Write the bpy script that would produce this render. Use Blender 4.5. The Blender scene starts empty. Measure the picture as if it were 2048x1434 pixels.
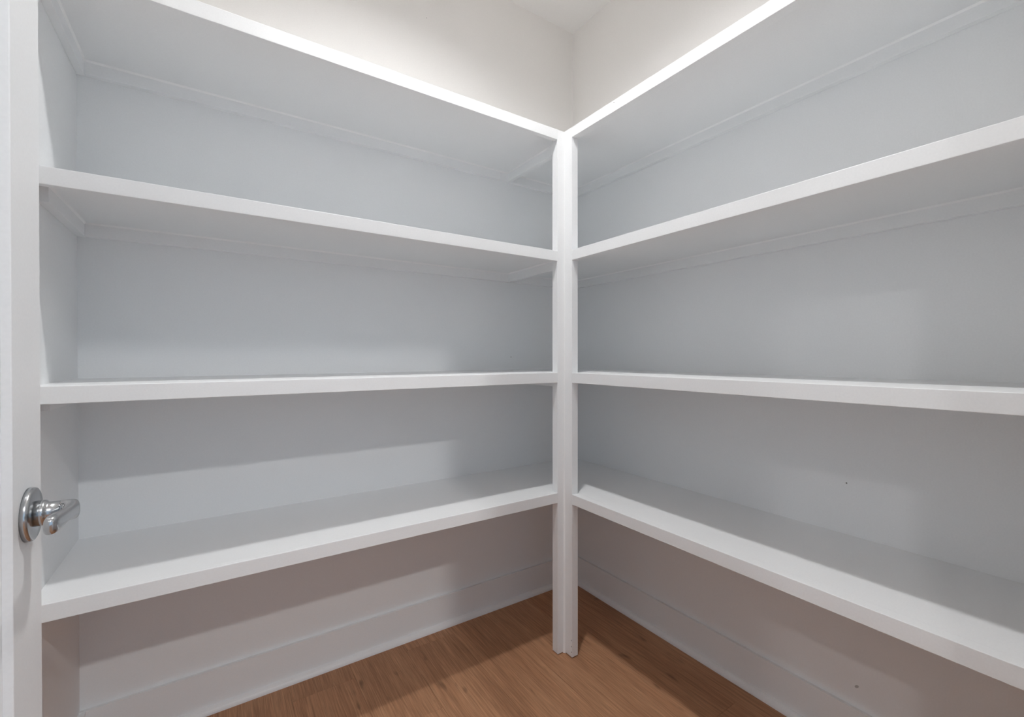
import bpy, bmesh, math, random
from mathutils import Vector, Matrix

scene = bpy.context.scene
COL = scene.collection
random.seed(7)

# ------------------------------------------------------------------ camera
cam_data = bpy.data.cameras.new('camera')
cam_data.sensor_fit = 'HORIZONTAL'
cam_data.sensor_width = 36.0
cam_data.lens = 900.33 / 2048 * 36.0
cam_data.clip_start = 0.02
cam = bpy.data.objects.new('camera', cam_data)
COL.objects.link(cam)
YAW, PITCH, ROLL = math.radians(33.604), math.radians(-0.277), math.radians(-0.055)
_F = Vector((math.sin(YAW), math.cos(YAW), 0)); _R = Vector((math.cos(YAW), -math.sin(YAW), 0)); _U = Vector((0, 0, 1))
_F2 = _F * math.cos(PITCH) + _U * math.sin(PITCH); _U2 = _U * math.cos(PITCH) - _F * math.sin(PITCH)
_R3 = _R * math.cos(ROLL) + _U2 * math.sin(ROLL); _U3 = _U2 * math.cos(ROLL) - _R * math.sin(ROLL)
_m = Matrix((_R3, _U3, -_F2)).transposed().to_4x4()
_m.translation = Vector((-1.5232, -1.7328, 1.1269))
cam.matrix_world = _m
scene.camera = cam

# ------------------------------------------------------------------ world, exposure
world = bpy.data.worlds.new('world'); scene.world = world
world.use_nodes = True
world.node_tree.nodes['Background'].inputs[0].default_value = (0.64, 0.87, 1.12, 1)
world.node_tree.nodes['Background'].inputs[1].default_value = 0.9
vs = scene.view_settings
vs.view_transform = 'Standard'; vs.look = 'None'; vs.gamma = 1.0; vs.use_curve_mapping = False
vs.exposure = 0.0
scene.cycles.max_bounces = 8
scene.cycles.diffuse_bounces = 7
scene.cycles.glossy_bounces = 3
scene.cycles.use_denoising = True
scene.cycles.use_light_tree = False
scene.cycles.use_adaptive_sampling = True
scene.cycles.adaptive_threshold = 0.02
scene.cycles.caustics_reflective = False
PANTRY_LAMP = 880.0         # radiance of the pantry ceiling disc
KITCHEN_LAMP = 880.0       # radiance of the kitchen ceiling cans
PANTRY_LAMP_POS = (-0.98, -0.88)
KITCHEN_LAMPS = [(-1.12, -3.225), (-3.24, -2.52)]

KITCHEN_LAMP_2 = 380.0      # the can further off
# ------------------------------------------------------------------ dimensions (metres, room corner at the origin)
W, D = 1.8402, 1.69            # pantry: x from -W to 0, y from -D to 0
CEIL = 2.757
DL, DR = 0.4191, 0.4119        # shelf depth along the back wall / the right wall
SHELF_Z = [1.9766, 1.5218, 1.0652, 0.6119]
TH, BOARD = 0.0375, 0.019
PA, PB = 0.4447, 0.4632        # post outer extents
PAY, PBX = 0.387, 0.382
WT = 0.11                      # wall thickness

# ------------------------------------------------------------------ materials
def new_mat(name):
    m = bpy.data.materials.new(name); m.use_nodes = True
    return m, m.node_tree, m.node_tree.nodes['Principled BSDF']

def paint(name, col, rough=0.5, spec=0.4, grain=0.02):
    m, nt, b = new_mat(name)
    b.inputs['Roughness'].default_value = rough
    b.inputs['Specular IOR Level'].default_value = spec
    tc = nt.nodes.new('ShaderNodeTexCoord')
    n = nt.nodes.new('ShaderNodeTexNoise'); n.inputs['Scale'].default_value = 260.0; n.inputs['Detail'].default_value = 0
    mx = nt.nodes.new('ShaderNodeMixRGB')
    mx.inputs[1].default_value = (*[c * (1 - grain) for c in col], 1); mx.inputs[2].default_value = (*[min(1, c * (1 + grain)) for c in col], 1)
    nt.links.new(tc.outputs['Object'], n.inputs['Vector'])
    nt.links.new(n.outputs['Fac'], mx.inputs[0]); nt.links.new(mx.outputs[0], b.inputs['Base Color'])
    return m

def metal(name, col, rough):
    m, nt, b = new_mat(name)
    b.inputs['Base Color'].default_value = (*col, 1); b.inputs['Metallic'].default_value = 1.0
    b.inputs['Roughness'].default_value = rough
    tc = nt.nodes.new('ShaderNodeTexCoord'); n = nt.nodes.new('ShaderNodeTexNoise')
    n.inputs['Scale'].default_value = 900
    r = nt.nodes.new('ShaderNodeMapRange'); r.inputs[3].default_value = rough * 0.85; r.inputs[4].default_value = rough * 1.15
    nt.links.new(tc.outputs['Object'], n.inputs['Vector']); nt.links.new(n.outputs['Fac'], r.inputs[0]); nt.links.new(r.outputs[0], b.inputs['Roughness'])
    return m

def emitter(name, col, strength):
    m = bpy.data.materials.new(name); m.use_nodes = True
    nt = m.node_tree; nt.nodes.clear()
    out = nt.nodes.new('ShaderNodeOutputMaterial'); e = nt.nodes.new('ShaderNodeEmission')
    e.inputs['Color'].default_value = (*col, 1); e.inputs['Strength'].default_value = strength
    nt.links.new(e.outputs[0], out.inputs[0])
    return m

def wood_mat(name):
    m, nt, b = new_mat(name)
    N = nt.nodes.new; L = nt.links.new
    tc = N('ShaderNodeTexCoord'); oi = N('ShaderNodeObjectInfo')
    off = N('ShaderNodeVectorMath'); off.operation = 'SCALE'; off.inputs[0].default_value = (7.3, 13.1, 3.7)
    L(oi.outputs['Random'], off.inputs['Scale'])
    add = N('ShaderNodeVectorMath'); add.operation = 'ADD'
    L(tc.outputs['Object'], add.inputs[0]); L(off.outputs[0], add.inputs[1])
    def noise(sx, sy, detail, rough=0.55, dist=0.0):
        mp = N('ShaderNodeMapping'); mp.inputs['Scale'].default_value = (sx, sy, 1)
        L(add.outputs[0], mp.inputs['Vector'])
        n = N('ShaderNodeTexNoise'); n.inputs['Scale'].default_value = 1.0; n.inputs['Detail'].default_value = detail
        n.inputs['Roughness'].default_value = rough; n.inputs['Distortion'].default_value = dist
        L(mp.outputs[0], n.inputs['Vector']); return n
    broad = noise(14, 1.3, 4, 0.6, 0.25)        # long cathedral figure
    grain = noise(150, 4.0, 4, 0.7)           # fine pores along the plank
    fine = noise(360, 10, 2, 0.6)
    patch = noise(4.5, 2.2, 2)
    ramp = N('ShaderNodeValToRGB')
    e = ramp.color_ramp.elements
    e[0].position = 0.28; e[0].color = (0.25, 0.116, 0.058, 1)
    e[1].position = 0.74; e[1].color = (0.58, 0.335, 0.190, 1)
    x = e.new(0.5); x.color = (0.43, 0.224, 0.121, 1)
    mixv = N('ShaderNodeMath'); mixv.operation = 'MULTIPLY_ADD'; mixv.inputs[1].default_value = 0.45
    L(grain.outputs['Fac'], mixv.inputs[0])
    m2 = N('ShaderNodeMath'); m2.operation = 'MULTIPLY'; m2.inputs[1].default_value = 0.40
    L(broad.outputs['Fac'], m2.inputs[0]); L(m2.outputs[0], mixv.inputs[2])
    m3 = N('ShaderNodeMath'); m3.operation = 'MULTIPLY_ADD'; m3.inputs[1].default_value = 0.17
    L(patch.outputs['Fac'], m3.inputs[0]); L(mixv.outputs[0], m3.inputs[2])
    L(m3.outputs[0], ramp.inputs[0])
    # plank to plank tone
    tone = N('ShaderNodeMapRange'); tone.inputs[3].default_value = 0.93; tone.inputs[4].default_value = 1.07
    L(oi.outputs['Random'], tone.inputs[0])
    mul = N('ShaderNodeVectorMath'); mul.operation = 'SCALE'
    L(ramp.outputs[0], mul.inputs[0]); L(tone.outputs[0], mul.inputs['Scale'])
    # sparse knots
    kn = noise(26, 9, 1, 0.5)
    mxk = N('ShaderNodeMapRange'); mxk.inputs[1].default_value = 0.20; mxk.inputs[2].default_value = 0.30
    mxk.inputs[3].default_value = 0.5; mxk.inputs[4].default_value = 1.0
    L(kn.outputs['Fac'], mxk.inputs[0])
    mul2 = N('ShaderNodeVectorMath'); mul2.operation = 'SCALE'
    L(mul.outputs[0], mul2.inputs[0]); L(mxk.outputs[0], mul2.inputs['Scale'])
    fr = N('ShaderNodeMapRange'); fr.inputs[1].default_value = 0.3; fr.inputs[2].default_value = 0.7
    fr.inputs[3].default_value = 0.74; fr.inputs[4].default_value = 1.18
    L(fine.outputs['Fac'], fr.inputs[0])
    mul3 = N('ShaderNodeVectorMath'); mul3.operation = 'SCALE'
    L(mul2.outputs[0], mul3.inputs[0]); L(fr.outputs[0], mul3.inputs['Scale'])
    L(mul3.outputs[0], b.inputs['Base Color'])
    b.inputs['Roughness'].default_value = 0.55; b.inputs['Specular IOR Level'].default_value = 0.3
    bp = N('ShaderNodeBump'); bp.inputs['Strength'].default_value = 0.08; bp.inputs['Distance'].default_value = 0.002
    L(grain.outputs['Fac'], bp.inputs['Height']); L(bp.outputs[0], b.inputs['Normal'])
    return m

M_WHITE = paint('white_trim_paint', (0.860, 0.870, 0.876), 0.42)
M_WALLW = paint('white_wall_paint', (0.840, 0.850, 0.856), 0.55)
M_WALL = paint('warm_wall_paint', (0.862, 0.846, 0.826), 0.7)
M_CEIL = paint('ceiling_paint', (0.845, 0.832, 0.818), 0.8)
M_DOOR = paint('door_paint', (0.860, 0.870, 0.876), 0.38)
M_CAULK = paint('caulk', (0.90, 0.90, 0.90), 0.35)
M_WOOD = wood_mat('oak_plank')
M_UNDER = paint('underlay', (0.05, 0.035, 0.025), 0.9)
M_NICKEL = metal('satin_nickel', (0.50, 0.51, 0.52), 0.22)
M_HOLE = paint('nail_hole_dark', (0.20, 0.19, 0.18), 0.8)
M_SCUFF = paint('scuff_grey', (0.42, 0.42, 0.42), 0.7)
M_LENS = emitter('pantry_lens', (1.0, 1.0, 1.0), PANTRY_LAMP)
M_KLENS = emitter('kitchen_lens', (1.0, 1.0, 1.0), KITCHEN_LAMP)
M_KLENS2 = emitter('kitchen_lens_dim', (1.0, 1.0, 1.0), KITCHEN_LAMP_2)

# ------------------------------------------------------------------ mesh helpers
def add_box(bm, x0, x1, y0, y1, z0, z1, mi=0):
    vs_ = [bm.verts.new(p) for p in ((x0,y0,z0),(x1,y0,z0),(x1,y1,z0),(x0,y1,z0),(x0,y0,z1),(x1,y0,z1),(x1,y1,z1),(x0,y1,z1))]
    for f in ((0,3,2,1),(4,5,6,7),(0,1,5,4),(1,2,6,5),(2,3,7,6),(3,0,4,7)):
        bm.faces.new([vs_[i] for i in f]).material_index = mi

def add_prism(bm, poly, a0, a1, axis='z'):
    """extrude a 2D outline: axis z -> (x,y), axis x -> (y,z), axis y -> (x,z)"""
    def P(u, v, a):
        return (u, v, a) if axis == 'z' else ((a, u, v) if axis == 'x' else (u, a, v))
    lo = [bm.verts.new(P(u, v, a0)) for u, v in poly]; hi = [bm.verts.new(P(u, v, a1)) for u, v in poly]
    n = len(poly)
    bm.faces.new(list(reversed(lo))); bm.faces.new(hi)
    for i in range(n):
        bm.faces.new((lo[i], lo[(i+1) % n], hi[(i+1) % n], hi[i]))

def add_lathe(bm, profile, center, axis='x', n=40):
    """profile = [(distance along axis, radius)]"""
    rings = []
    for d, r in profile:
        ring = []
        for i in range(n):
            a = 2 * math.pi * i / n
            u, v = r * math.cos(a), r * math.sin(a)
            off = (d, u, v) if axis == 'x' else (u, v, d)
            ring.append(bm.verts.new((center[0]+off[0], center[1]+off[1], center[2]+off[2])))
        rings.append(ring)
    for A, B in zip(rings, rings[1:]):
        for i in range(n):
            bm.faces.new((A[i], A[(i+1) % n], B[(i+1) % n], B[i]))
    bm.faces.new(list(reversed(rings[0]))); bm.faces.new(rings[-1])

def obj(name, bm, mats, parent=None, bevel=0.0, smooth=False, origin=None):
    bmesh.ops.recalc_face_normals(bm, faces=bm.faces[:])
    if bevel:
        bmesh.ops.bevel(bm, geom=bm.edges[:], offset=bevel, segments=2, profile=0.5, affect='EDGES', clamp_overlap=True)
    if origin is not None:
        bmesh.ops.translate(bm, verts=bm.verts[:], vec=-Vector(origin))
    me = bpy.data.meshes.new(name); bm.to_mesh(me); bm.free()
    for m in (mats if isinstance(mats, (list, tuple)) else [mats]): me.materials.append(m)
    if smooth:
        for p in me.polygons: p.use_smooth = True
    o = bpy.data.objects.new(name, me); COL.objects.link(o)
    if origin is not None: o.location = origin
    if parent is not None:
        o.parent = parent
        if origin is not None:
            o.location = Vector(origin) - parent_loc(parent)
        else:
            o.location = -parent_loc(parent)
    return o

def parent_loc(o):
    v = Vector((0, 0, 0))
    while o is not None:
        v += o.location; o = o.parent
    return v

def box_obj(name, dims, mat, parent=None, bevel=0.0):
    bm = bmesh.new(); add_box(bm, *dims)
    return obj(name, bm, mat, parent, bevel)

def empty(name, loc):
    o = bpy.data.objects.new(name, None); COL.objects.link(o); o.location = loc
    o.empty_display_size = 0.05
    return o

def tag(o, label, cat, group=None, kind=None):
    o['label'] = label; o['category'] = cat
    if group: o['group'] = group
    if kind: o['kind'] = kind
    return o

def struct(name, dims_list, mats, label, cat, bevel=0.0, mis=None):
    bm = bmesh.new()
    for k, d in enumerate(dims_list): add_box(bm, *d, mi=(mis[k] if mis else 0))
    return tag(obj(name, bm, mats, None, bevel), label, cat, kind='structure')

# ------------------------------------------------------------------ room shell
ZS = SHELF_Z[0] - 0.008       # the white paint of the shelving ends under the top shelf
struct('wall_back', [(-W-WT, 0.11, 0, WT, -0.02, ZS), (-W-WT, 0.11, 0, WT, ZS, CEIL)], [M_WALLW, M_WALL],
       'white wall behind the left run of shelves, warm beige above them', 'wall', mis=[0, 1])
struct('wall_right', [(0, WT, -D, 0, -0.02, ZS), (0, WT, -D, 0, ZS, CEIL)], [M_WALLW, M_WALL],
       'white wall behind the right run of shelves, warm beige above them', 'wall', mis=[0, 1])
struct('wall_left', [(-W-WT, -W, -D, 0, -0.02, ZS), (-W-WT, -W, -D, 0, ZS, CEIL)], [M_WALLW, M_WALL],
       'narrow strip of white side wall between the open door and the left shelves', 'wall', mis=[0, 1])
OX0, OX1, HEAD = -1.735, -0.915, 2.045      # doorway
KX0, KX1, KY = -5.2, 1.6, -6.0
struct('wall_front', [(-W-WT, OX0-0.02, -D-WT, -D, -0.02, CEIL), (OX1+0.02, 0.11, -D-WT, -D, -0.02, CEIL), (OX0-0.02, OX1+0.02, -D-WT, -D, HEAD+0.02, CEIL)],
       M_WALL, 'painted wall with the doorway the photograph is taken from', 'wall')
tr = bpy.data.objects.new('trim_1', None); COL.objects.link(tr); tr.location = (OX0, -D, 0)
tag(tr, 'white door frame around the pantry doorway behind the camera', 'door frame', kind='structure')
box_obj('side_jamb', (OX0-0.02, OX0, -D-WT, -D, 0, HEAD), M_WHITE, tr)
box_obj('side_jamb', (OX1, OX1+0.02, -D-WT, -D, 0, HEAD), M_WHITE, tr)
box_obj('head_jamb', (OX0-0.02, OX1+0.02, -D-WT, -D, HEAD, HEAD+0.02), M_WHITE, tr)
for nm, d in (('casing', (OX1+0.005, OX1+0.095, -D, -D+0.016, 0, HEAD+0.095)), ('casing', (OX0-0.095, OX0-0.005, -D, -D+0.016, 0, HEAD+0.095)),
              ('head_casing', (OX0-0.005, OX1+0.005, -D, -D+0.016, HEAD+0.005, HEAD+0.095))):
    box_obj(nm, d, M_WHITE, tr, 0.0015)
struct('ceiling', [(-W-WT, WT, -D-WT, WT, CEIL, CEIL+0.1)], M_CEIL, 'plain off-white ceiling above the shelves', 'ceiling')

# the kitchen the doorway opens to (behind the camera, seen only as the light it sends in)
struct('wall_kitchen_front', [(KX0-WT, -W-WT, -D-WT, -D, -0.02, CEIL), (0.11, KX1+WT, -D-WT, -D, -0.02, CEIL)], M_WALL, 'painted kitchen wall on both sides of the pantry', 'wall')
struct('ceiling_kitchen', [(KX0-WT, KX1+WT, KY-WT, -D-WT, CEIL, CEIL+0.1)], M_CEIL, 'plain kitchen ceiling behind the camera', 'ceiling')
struct('floor_kitchen', [(KX0-WT, KX1+WT, KY-WT, -D-0.05, -0.05, 0.0)], M_WOOD, 'brown wood floor of the kitchen behind the camera', 'floor')

# ------------------------------------------------------------------ plank floor
floor = struct('floor', [(-W-WT, WT, -D-0.05, WT, -0.05, -0.006)], M_UNDER, 'brown oak plank floor below the shelves', 'floor')
PWID = 0.200; GAP = 0.0002
bm = bmesh.new(); PL = 1.22
add_box(bm, GAP, PWID-GAP, GAP, PL-GAP, -0.006, 0.0)
bmesh.ops.bevel(bm, geom=[e for e in bm.edges if all(v.co.z > -0.001 for v in e.verts)], offset=0.0005, segments=1, affect='EDGES')
bmesh.ops.recalc_face_normals(bm, faces=bm.faces[:])
plank_me = bpy.data.meshes.new('plank'); bm.to_mesh(plank_me); bm.free(); plank_me.materials.append(M_WOOD)
JOINTS = {0: -0.55, 1: -1.02, 2: -0.118, 3: -0.409, 4: -1.30, 5: -1.12, 6: -1.21, 7: -0.919, 8: -1.20}
def cut_plank(x0, x1, y0, y1):
    if (x1 - x0) > PWID - 1e-4 and (y1 - y0) > PL - 1e-4:
        o = bpy.data.objects.new('plank', plank_me); COL.objects.link(o); o.location = (x0, y0, 0); o.parent = floor
        return
    b_ = bmesh.new(); add_box(b_, x0+GAP, x1-GAP, y0+GAP, y1-GAP, -0.006, 0.0)
    bmesh.ops.bevel(b_, geom=[e for e in b_.edges if all(v.co.z > -0.001 for v in e.verts)], offset=0.0005, segments=1, affect='EDGES')
    obj('plank', b_, M_WOOD, floor, origin=(x0, y0, 0))
X0 = -1.312 - 4 * PWID
for r in range(0, 12):
    xa, xb = X0 + r * PWID, X0 + (r + 1) * PWID
    xa2, xb2 = max(xa, -W - 0.0), min(xb, 0.0)
    if xb2 - xa2 < 0.004: continue
    j = JOINTS.get(r - 2, -0.5)
    ys = sorted([j + k * PL for k in range(-3, 3)])
    for a, c in zip(ys, ys[1:]):
        a2, c2 = max(a, -D - 0.05), min(c, 0.0)
        if c2 - a2 > 0.003: cut_plank(xa2, xb2, a2, c2)

# ------------------------------------------------------------------ baseboards with shoe moulding
BH, BT, SH = 0.128, 0.015, 0.019
def qround(s, n=6):
    return [(0, 0), (s, 0)] + [(s * math.cos(t), s * math.sin(t)) for t in [math.pi / 2 * k / n for k in range(1, n)]] + [(0, s)]
def baseboard(name, side, a0, a1, label):
    b_ = bmesh.new(); prof = [(0, 0), (BT, 0), (BT, BH), (0, BH-0.003)]
    q = [(BT + u, v) for u, v in qround(SH)]
    if side == 'back':
        add_prism(b_, [(-u, v) for u, v in prof], a0, a1, 'x'); k = lambda c: add_prism(c, [(-u, v) for u, v in q], a0, a1, 'x')
    elif side == 'right':
        add_prism(b_, [(-u, v) for u, v in prof], a0, a1, 'y'); k = lambda c: add_prism(c, [(-u, v) for u, v in q], a0, a1, 'y')
    elif side == 'left':
        add_prism(b_, [(-W + u, v) for u, v in prof], a0, a1, 'y'); k = lambda c: add_prism(c, [(-W + u, v) for u, v in q], a0, a1, 'y')
    else:
        add_prism(b_, [(-D + u, v) for u, v in prof], a0, a1, 'x'); k = lambda c: add_prism(c, [(-D + u, v) for u, v in q], a0, a1, 'x')
    o = tag(obj(name, b_, M_WHITE), label, 'baseboard', kind='structure')
    c_ = bmesh.new(); k(c_); obj('shoe_moulding', c_, M_WHITE, o)
    return o
BB = baseboard('baseboard_back', 'back', -W, 0, 'white baseboard with shoe moulding along the left-hand shelf wall')
BR = baseboard('baseboard_right', 'right', -D, -BT, 'white baseboard with shoe moulding along the right-hand shelf wall')
baseboard('baseboard_left', 'left', -D, -BT, 'white baseboard on the narrow side wall behind the door')
baseboard('baseboard_front', 'front', OX1+0.096, -BT, 'white baseboard beside the doorway behind the camera')

# ------------------------------------------------------------------ shelves
ORD = ['topmost', 'second highest', 'third highest', 'lowest']
CB = 0.0045    # caulk bead
def bead(bm, p, axis, a0, a1, su, sv):
    """a small caulk fillet in the corner at p, opening towards (su, sv)"""
    add_prism(bm, [(p[0], p[1]), (p[0] + su * CB, p[1]), (p[0], p[1] + sv * CB)], a0, a1, axis)

for i, z in enumerate(SHELF_Z):
    zu = z - BOARD; zc = z - BOARD - 0.038
    # run along the back wall
    s = empty('shelf', (-W/2, -DL/2, z - TH))
    tag(s, f'{ORD[i]} white painted shelf on the left-hand wall, between the door and the corner post', 'shelf', 'shelves on the left wall')
    b_ = bmesh.new()
    add_box(b_, -W, -PA, -DL+0.019, 0, zu, z)
    obj('shelf_board', b_, M_WHITE, s)
    b_ = bmesh.new(); add_box(b_, -W, -PA, -DL, -DL+0.019, z-TH, z+0.0004)
    obj('nosing', b_, M_WHITE, s, bevel=0.0012)
    b_ = bmesh.new(); add_box(b_, -W+0.019, -PA, -0.019, 0, zc, zu)
    c = obj('cleat', b_, M_WHITE, s, bevel=0.001)
    b_ = bmesh.new(); bead(b_, (-0.019, zu), 'x', -W+0.019, -PA, -1, -1); obj('caulk_bead', b_, M_CAULK, c)
    b_ = bmesh.new(); add_box(b_, -W, -W+0.019, -DL+0.07, 0, zc, zu)
    c = obj('cleat', b_, M_WHITE, s, bevel=0.001)
    b_ = bmesh.new(); bead(b_, (-W+0.019, zu), 'y', -DL+0.07, -0.019, 1, -1); obj('caulk_bead', b_, M_CAULK, c)
    # run along the right wall, filling the corner
    s = empty('shelf', (-DR/2, -D/2, z - TH))
    tag(s, f'{ORD[i]} white painted shelf on the right-hand wall, right of the corner post', 'shelf', 'shelves on the right wall')
    if i == 0: TOP_R = s
    b_ = bmesh.new(); add_box(b_, -PBX, 0, -D, 0, zu, z); obj('shelf_board', b_, M_WHITE, s)
    b_ = bmesh.new(); add_box(b_, -PA, -PBX, -PAY, 0, zu, z); obj('corner_board', b_, M_WHITE, s)
    b_ = bmesh.new(); add_box(b_, -DR, -PBX, -D, -PB, z-TH, z+0.0004)
    obj('nosing', b_, M_WHITE, s, bevel=0.0012)
    b_ = bmesh.new(); add_box(b_, -0.019, 0, -D, -0.019, zc, zu)
    c = obj('cleat', b_, M_WHITE, s, bevel=0.001)
    b_ = bmesh.new(); bead(b_, (-0.019, zu), 'y', -D+0.019, -0.019, -1, -1); obj('caulk_bead', b_, M_CAULK, c)
    b_ = bmesh.new(); add_box(b_, -PA, 0, -0.019, 0, zc, zu)
    c = obj('cleat', b_, M_WHITE, s, bevel=0.001)
    b_ = bmesh.new(); bead(b_, (-0.019, zu), 'x', -PA, -0.019, -1, -1); obj('caulk_bead', b_, M_CAULK, c)
    b_ = bmesh.new(); add_box(b_, -DR+0.006, -DR+0.025, -PAY+0.0005, -0.019, zc, zu)
    c = obj('cross_cleat', b_, M_WHITE, s, bevel=0.001)
    b_ = bmesh.new(); bead(b_, (-DR+0.006, zu), 'y', -PAY+0.0005, -0.019, -1, -1); obj('caulk_bead', b_, M_CAULK, c)

# ------------------------------------------------------------------ corner post
post = empty('corner_post', (-DR, -DL, 0))
tag(post, 'white L-shaped corner post joining the two runs of shelves', 'post')
ZT = SHELF_Z[0] + 0.0004
EPS = 0.0005      # hairline joint to the shelves
b_ = bmesh.new(); add_box(b_, -PA+EPS, -PBX-EPS, -DL, -PAY-EPS, 0.003, ZT); obj('post_board', b_, M_WHITE, post, bevel=0.0012)
b_ = bmesh.new(); add_box(b_, -DR, -PBX-EPS, -PB+EPS, -DL, 0.003, ZT); post_b = obj('post_board', b_, M_WHITE, post, bevel=0.0012)
# caulk in the inside corner, thicker near the foot
b_ = bmesh.new()
zsec = [(0.0, 0.0075), (0.02, 0.0055), (0.3, 0.0045), (0.6, 0.004), (0.75, 0.0012), (ZT - 0.05, 0.0008)]
rings = []
for zz, r in zsec:
    rings.append([b_.verts.new(p) for p in ((-DR, -DL, zz), (-DR - r, -DL, zz), (-DR - r*0.42, -DL - r*0.42, zz), (-DR, -DL - r, zz))])
for A, B in zip(rings, rings[1:]):
    for k in range(4): b_.faces.new((A[k], A[(k+1) % 4], B[(k+1) % 4], B[k]))
b_.faces.new(list(reversed(rings[0]))); b_.faces.new(rings[-1])
obj('caulk_bead', b_, M_CAULK, post)

# small nail holes and scuffs
def speck(name, parent, mat, p, nrm, r, stretch=1.0):
    b_ = bmesh.new(); n = 10; vs2 = []
    nv = Vector(nrm); u = nv.orthogonal().normalized()
    if abs(u.z) < 0.5: u = nv.cross(u)
    w = nv.cross(u)
    ring0, ring1 = [], []
    for k in range(n):
        a = 2 * math.pi * k / n
        q = Vector(p) + u * (r * stretch * math.cos(a)) + w * (r * math.sin(a))
        ring0.append(b_.verts.new(q)); ring1.append(b_.verts.new(q + nv * 0.0003))
    b_.faces.new(ring1); b_.faces.new(list(reversed(ring0)))
    for k in range(n): b_.faces.new((ring0[k], ring0[(k+1) % n], ring1[(k+1) % n], ring1[k]))
    return obj(name, b_, mat, parent)
WB = bpy.data.objects['wall_back']; WR = bpy.data.objects['wall_right']
speck('nail_hole', WB, M_HOLE, (-0.3773, 0, 1.1238), (0, -1, 0), 0.002)
speck('nail_hole', WR, M_HOLE, (0, -1.1858, 0.760), (-1, 0, 0), 0.0022)
for zz in (0.022, 0.043, 0.066):
    speck('nail_hole', post_b, M_HOLE, (-DR, -PB + 0.0035, zz), (-1, 0, 0), 0.0014, 1.8)
speck('nail_hole', TOP_R, M_HOLE, (-DR, -0.6733, 1.9686), (-1, 0, 0), 0.0016)
speck('scuff', WR, M_SCUFF, (0, -1.212, 0.186), (-1, 0, 0), 0.006, 0.6)
speck('nail_hole', WB, M_HOLE, (-0.790, 0, 2.512), (0, -1, 0), 0.0014)

# ------------------------------------------------------------------ open door
DX, DT = -1.716, 0.035            # visible face, thickness
DY0, DY1 = -D + 0.016, -D + 0.016 + 0.827
DY1 = -0.8797
DY0 = DY1 - 0.80
DZ0, DZ1 = 0.012, 2.035
ST = 0.103
door = empty('door_1', (DX, DY0, 0))
tag(door, 'white shaker door standing open at the left edge with a satin lever', 'door', kind='structure')
def dpart(name, y0, y1, z0, z1, x0=DX-DT, x1=DX, bev=0.0012):
    b_ = bmesh.new(); add_box(b_, x0, x1, y0, y1, z0, z1); return obj(name, b_, M_DOOR, door, bevel=bev)
dpart('stile', DY1-ST, DY1, DZ0, DZ1); dpart('stile', DY0, DY0+ST, DZ0, DZ1)
dpart('rail', DY0+ST, DY1-ST, DZ1-0.115, DZ1); dpart('rail', DY0+ST, DY1-ST, DZ0, DZ0+0.23)
dpart('panel', DY0+ST-0.004, DY1-ST+0.004, DZ0+0.226, DZ1-0.111, DX-DT+0.010, DX-0.009, 0)
for zz in (0.25, 1.05, 1.82):
    b_ = bmesh.new(); add_lathe(b_, [(zz-0.045, 0.006), (zz+0.045, 0.006)], (DX+0.004, DY0-0.006, 0), 'z', 14)
    add_box(b_, DX-0.004, DX+0.001, DY0-0.006, DY0+0.0005, zz-0.045, zz+0.045)
    obj('hinge', b_, M_NICKEL, door)

HY, HZ = DY1 - 0.0525, 0.930
lev = empty('lever_handle', (0, 0, 0)); lev.parent = door; lev.location = Vector((DX, HY, HZ)) - Vector(door.location)
lev['label'] = 'satin nickel door lever on a round rose'
b_ = bmesh.new()
add_lathe(b_, [(0, 0.0330), (0.0042, 0.0330), (0.0062, 0.0322), (0.0072, 0.0302), (0.0074, 0.012)], (DX, HY, HZ), 'x', 56)
obj('rose', b_, M_NICKEL, lev, smooth=True)
b_ = bmesh.new()
add_lathe(b_, [(0.0070, 0.0158), (0.0150, 0.0158), (0.0165, 0.0152), (0.0180, 0.0132), (0.020, 0.0127), (0.030, 0.0125)], (DX, HY, HZ), 'x', 40)
obj('neck', b_, M_NICKEL, lev, smooth=True)
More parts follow.
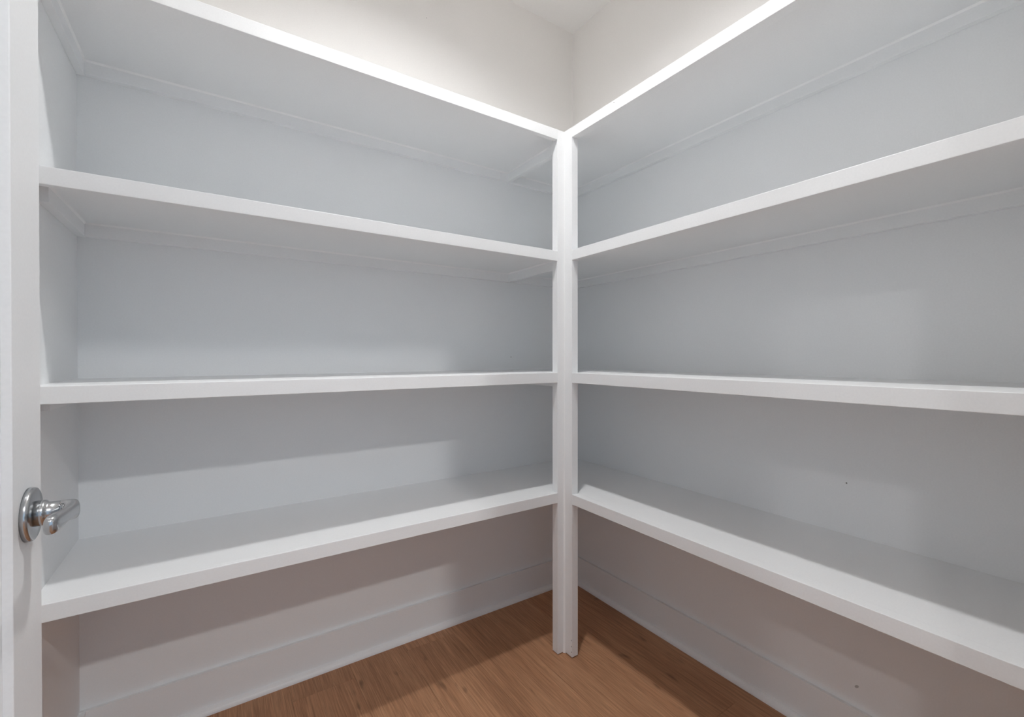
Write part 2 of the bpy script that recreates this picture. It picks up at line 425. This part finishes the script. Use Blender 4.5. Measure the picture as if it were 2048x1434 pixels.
# lever arm: leaves the neck along +x, turns towards the hinges (-y) and sweeps back
path = [((0.026, 0.000, 0.000), (0.0125, 0.0125)), ((0.033, 0.000, 0.000), (0.0125, 0.0125)), ((0.0385, -0.003, 0.0003), (0.0112, 0.0125)),
        ((0.0410, -0.010, 0.001), (0.0085, 0.0122)), ((0.0422, -0.022, 0.0024), (0.0066, 0.0105)), ((0.0426, -0.038, 0.0040), (0.0060, 0.0086)),
        ((0.0425, -0.056, 0.0056), (0.0060, 0.0086)), ((0.0418, -0.074, 0.0070), (0.0063, 0.0098)), ((0.0410, -0.090, 0.0078), (0.0065, 0.0106)),
        ((0.0405, -0.0975, 0.0080), (0.0056, 0.0096)), ((0.0400, -0.1010, 0.0080), (0.0030, 0.0062))]
b_ = bmesh.new(); rings = []
for k, (p, (ra, rz)) in enumerate(path):
    P = Vector(p); a = Vector(path[max(k-1, 0)][0]); c = Vector(path[min(k+1, len(path)-1)][0])
    t = (c - a).normalized(); side = t.cross(Vector((0, 0, 1))).normalized(); up = side.cross(t)
    ring = []
    e = 1.0 if k < 2 else 0.72
    for q in range(28):
        an = 2 * math.pi * q / 28; cu, su = math.cos(an), math.sin(an)
        u = math.copysign(abs(cu) ** e, cu) * ra; v = math.copysign(abs(su) ** e, su) * rz
        ring.append(b_.verts.new(Vector((DX, HY, HZ)) + P + side * u + up * v))
    rings.append(ring)
for A, B in zip(rings, rings[1:]):
    for q in range(28): b_.faces.new((A[q], A[(q+1) % 28], B[(q+1) % 28], B[q]))
b_.faces.new(list(reversed(rings[0]))); b_.faces.new(rings[-1])
obj('lever_arm', b_, M_NICKEL, lev, smooth=True)
b_ = bmesh.new(); add_box(b_, DX-DT+0.006, DX-0.006, DY1-0.0005, DY1+0.0012, HZ-0.028, HZ+0.028)
obj('latch_plate', b_, M_NICKEL, door)

# ------------------------------------------------------------------ ceiling lamps
def ceiling_disc(name, x, y, r, rim, lens_mat, label, group=None):
    """a round downlight: a glowing lens set back inside a white rim"""
    t = empty(name, (x, y, CEIL)); tag(t, label, 'ceiling light', group)
    b_ = bmesh.new(); n = 40; rings = []
    for d, rr in ((0, r+0.030), (-0.004, r+0.029), (-rim, r+0.016), (-rim, r+0.012), (-0.003, r+0.003), (0, r+0.003)):
        rings.append([b_.verts.new((x + rr*math.cos(2*math.pi*k/n), y + rr*math.sin(2*math.pi*k/n), CEIL + d)) for k in range(n)])
    for A, B in zip(rings, rings[1:] + rings[:1]):
        for k in range(n): b_.faces.new((A[k], A[(k+1) % n], B[(k+1) % n], B[k]))
    obj('trim_ring', b_, M_WHITE, t)
    b_ = bmesh.new(); add_lathe(b_, [(CEIL-0.004, r), (CEIL-0.0005, r)], (x, y, 0), 'z', 32)
    obj('lens', b_, lens_mat, t)
ceiling_disc('ceiling_light', *PANTRY_LAMP_POS, 0.045, 0.032, M_LENS, 'round flush white ceiling light in the middle of the pantry')
ceiling_disc('ceiling_light', *KITCHEN_LAMPS[0], 0.065, 0.012, M_KLENS, 'round recessed kitchen ceiling light straight behind the doorway', 'kitchen ceiling lights')
ceiling_disc('ceiling_light', *KITCHEN_LAMPS[1], 0.065, 0.012, M_KLENS2, 'round recessed kitchen ceiling light off to the left of the doorway', 'kitchen ceiling lights')
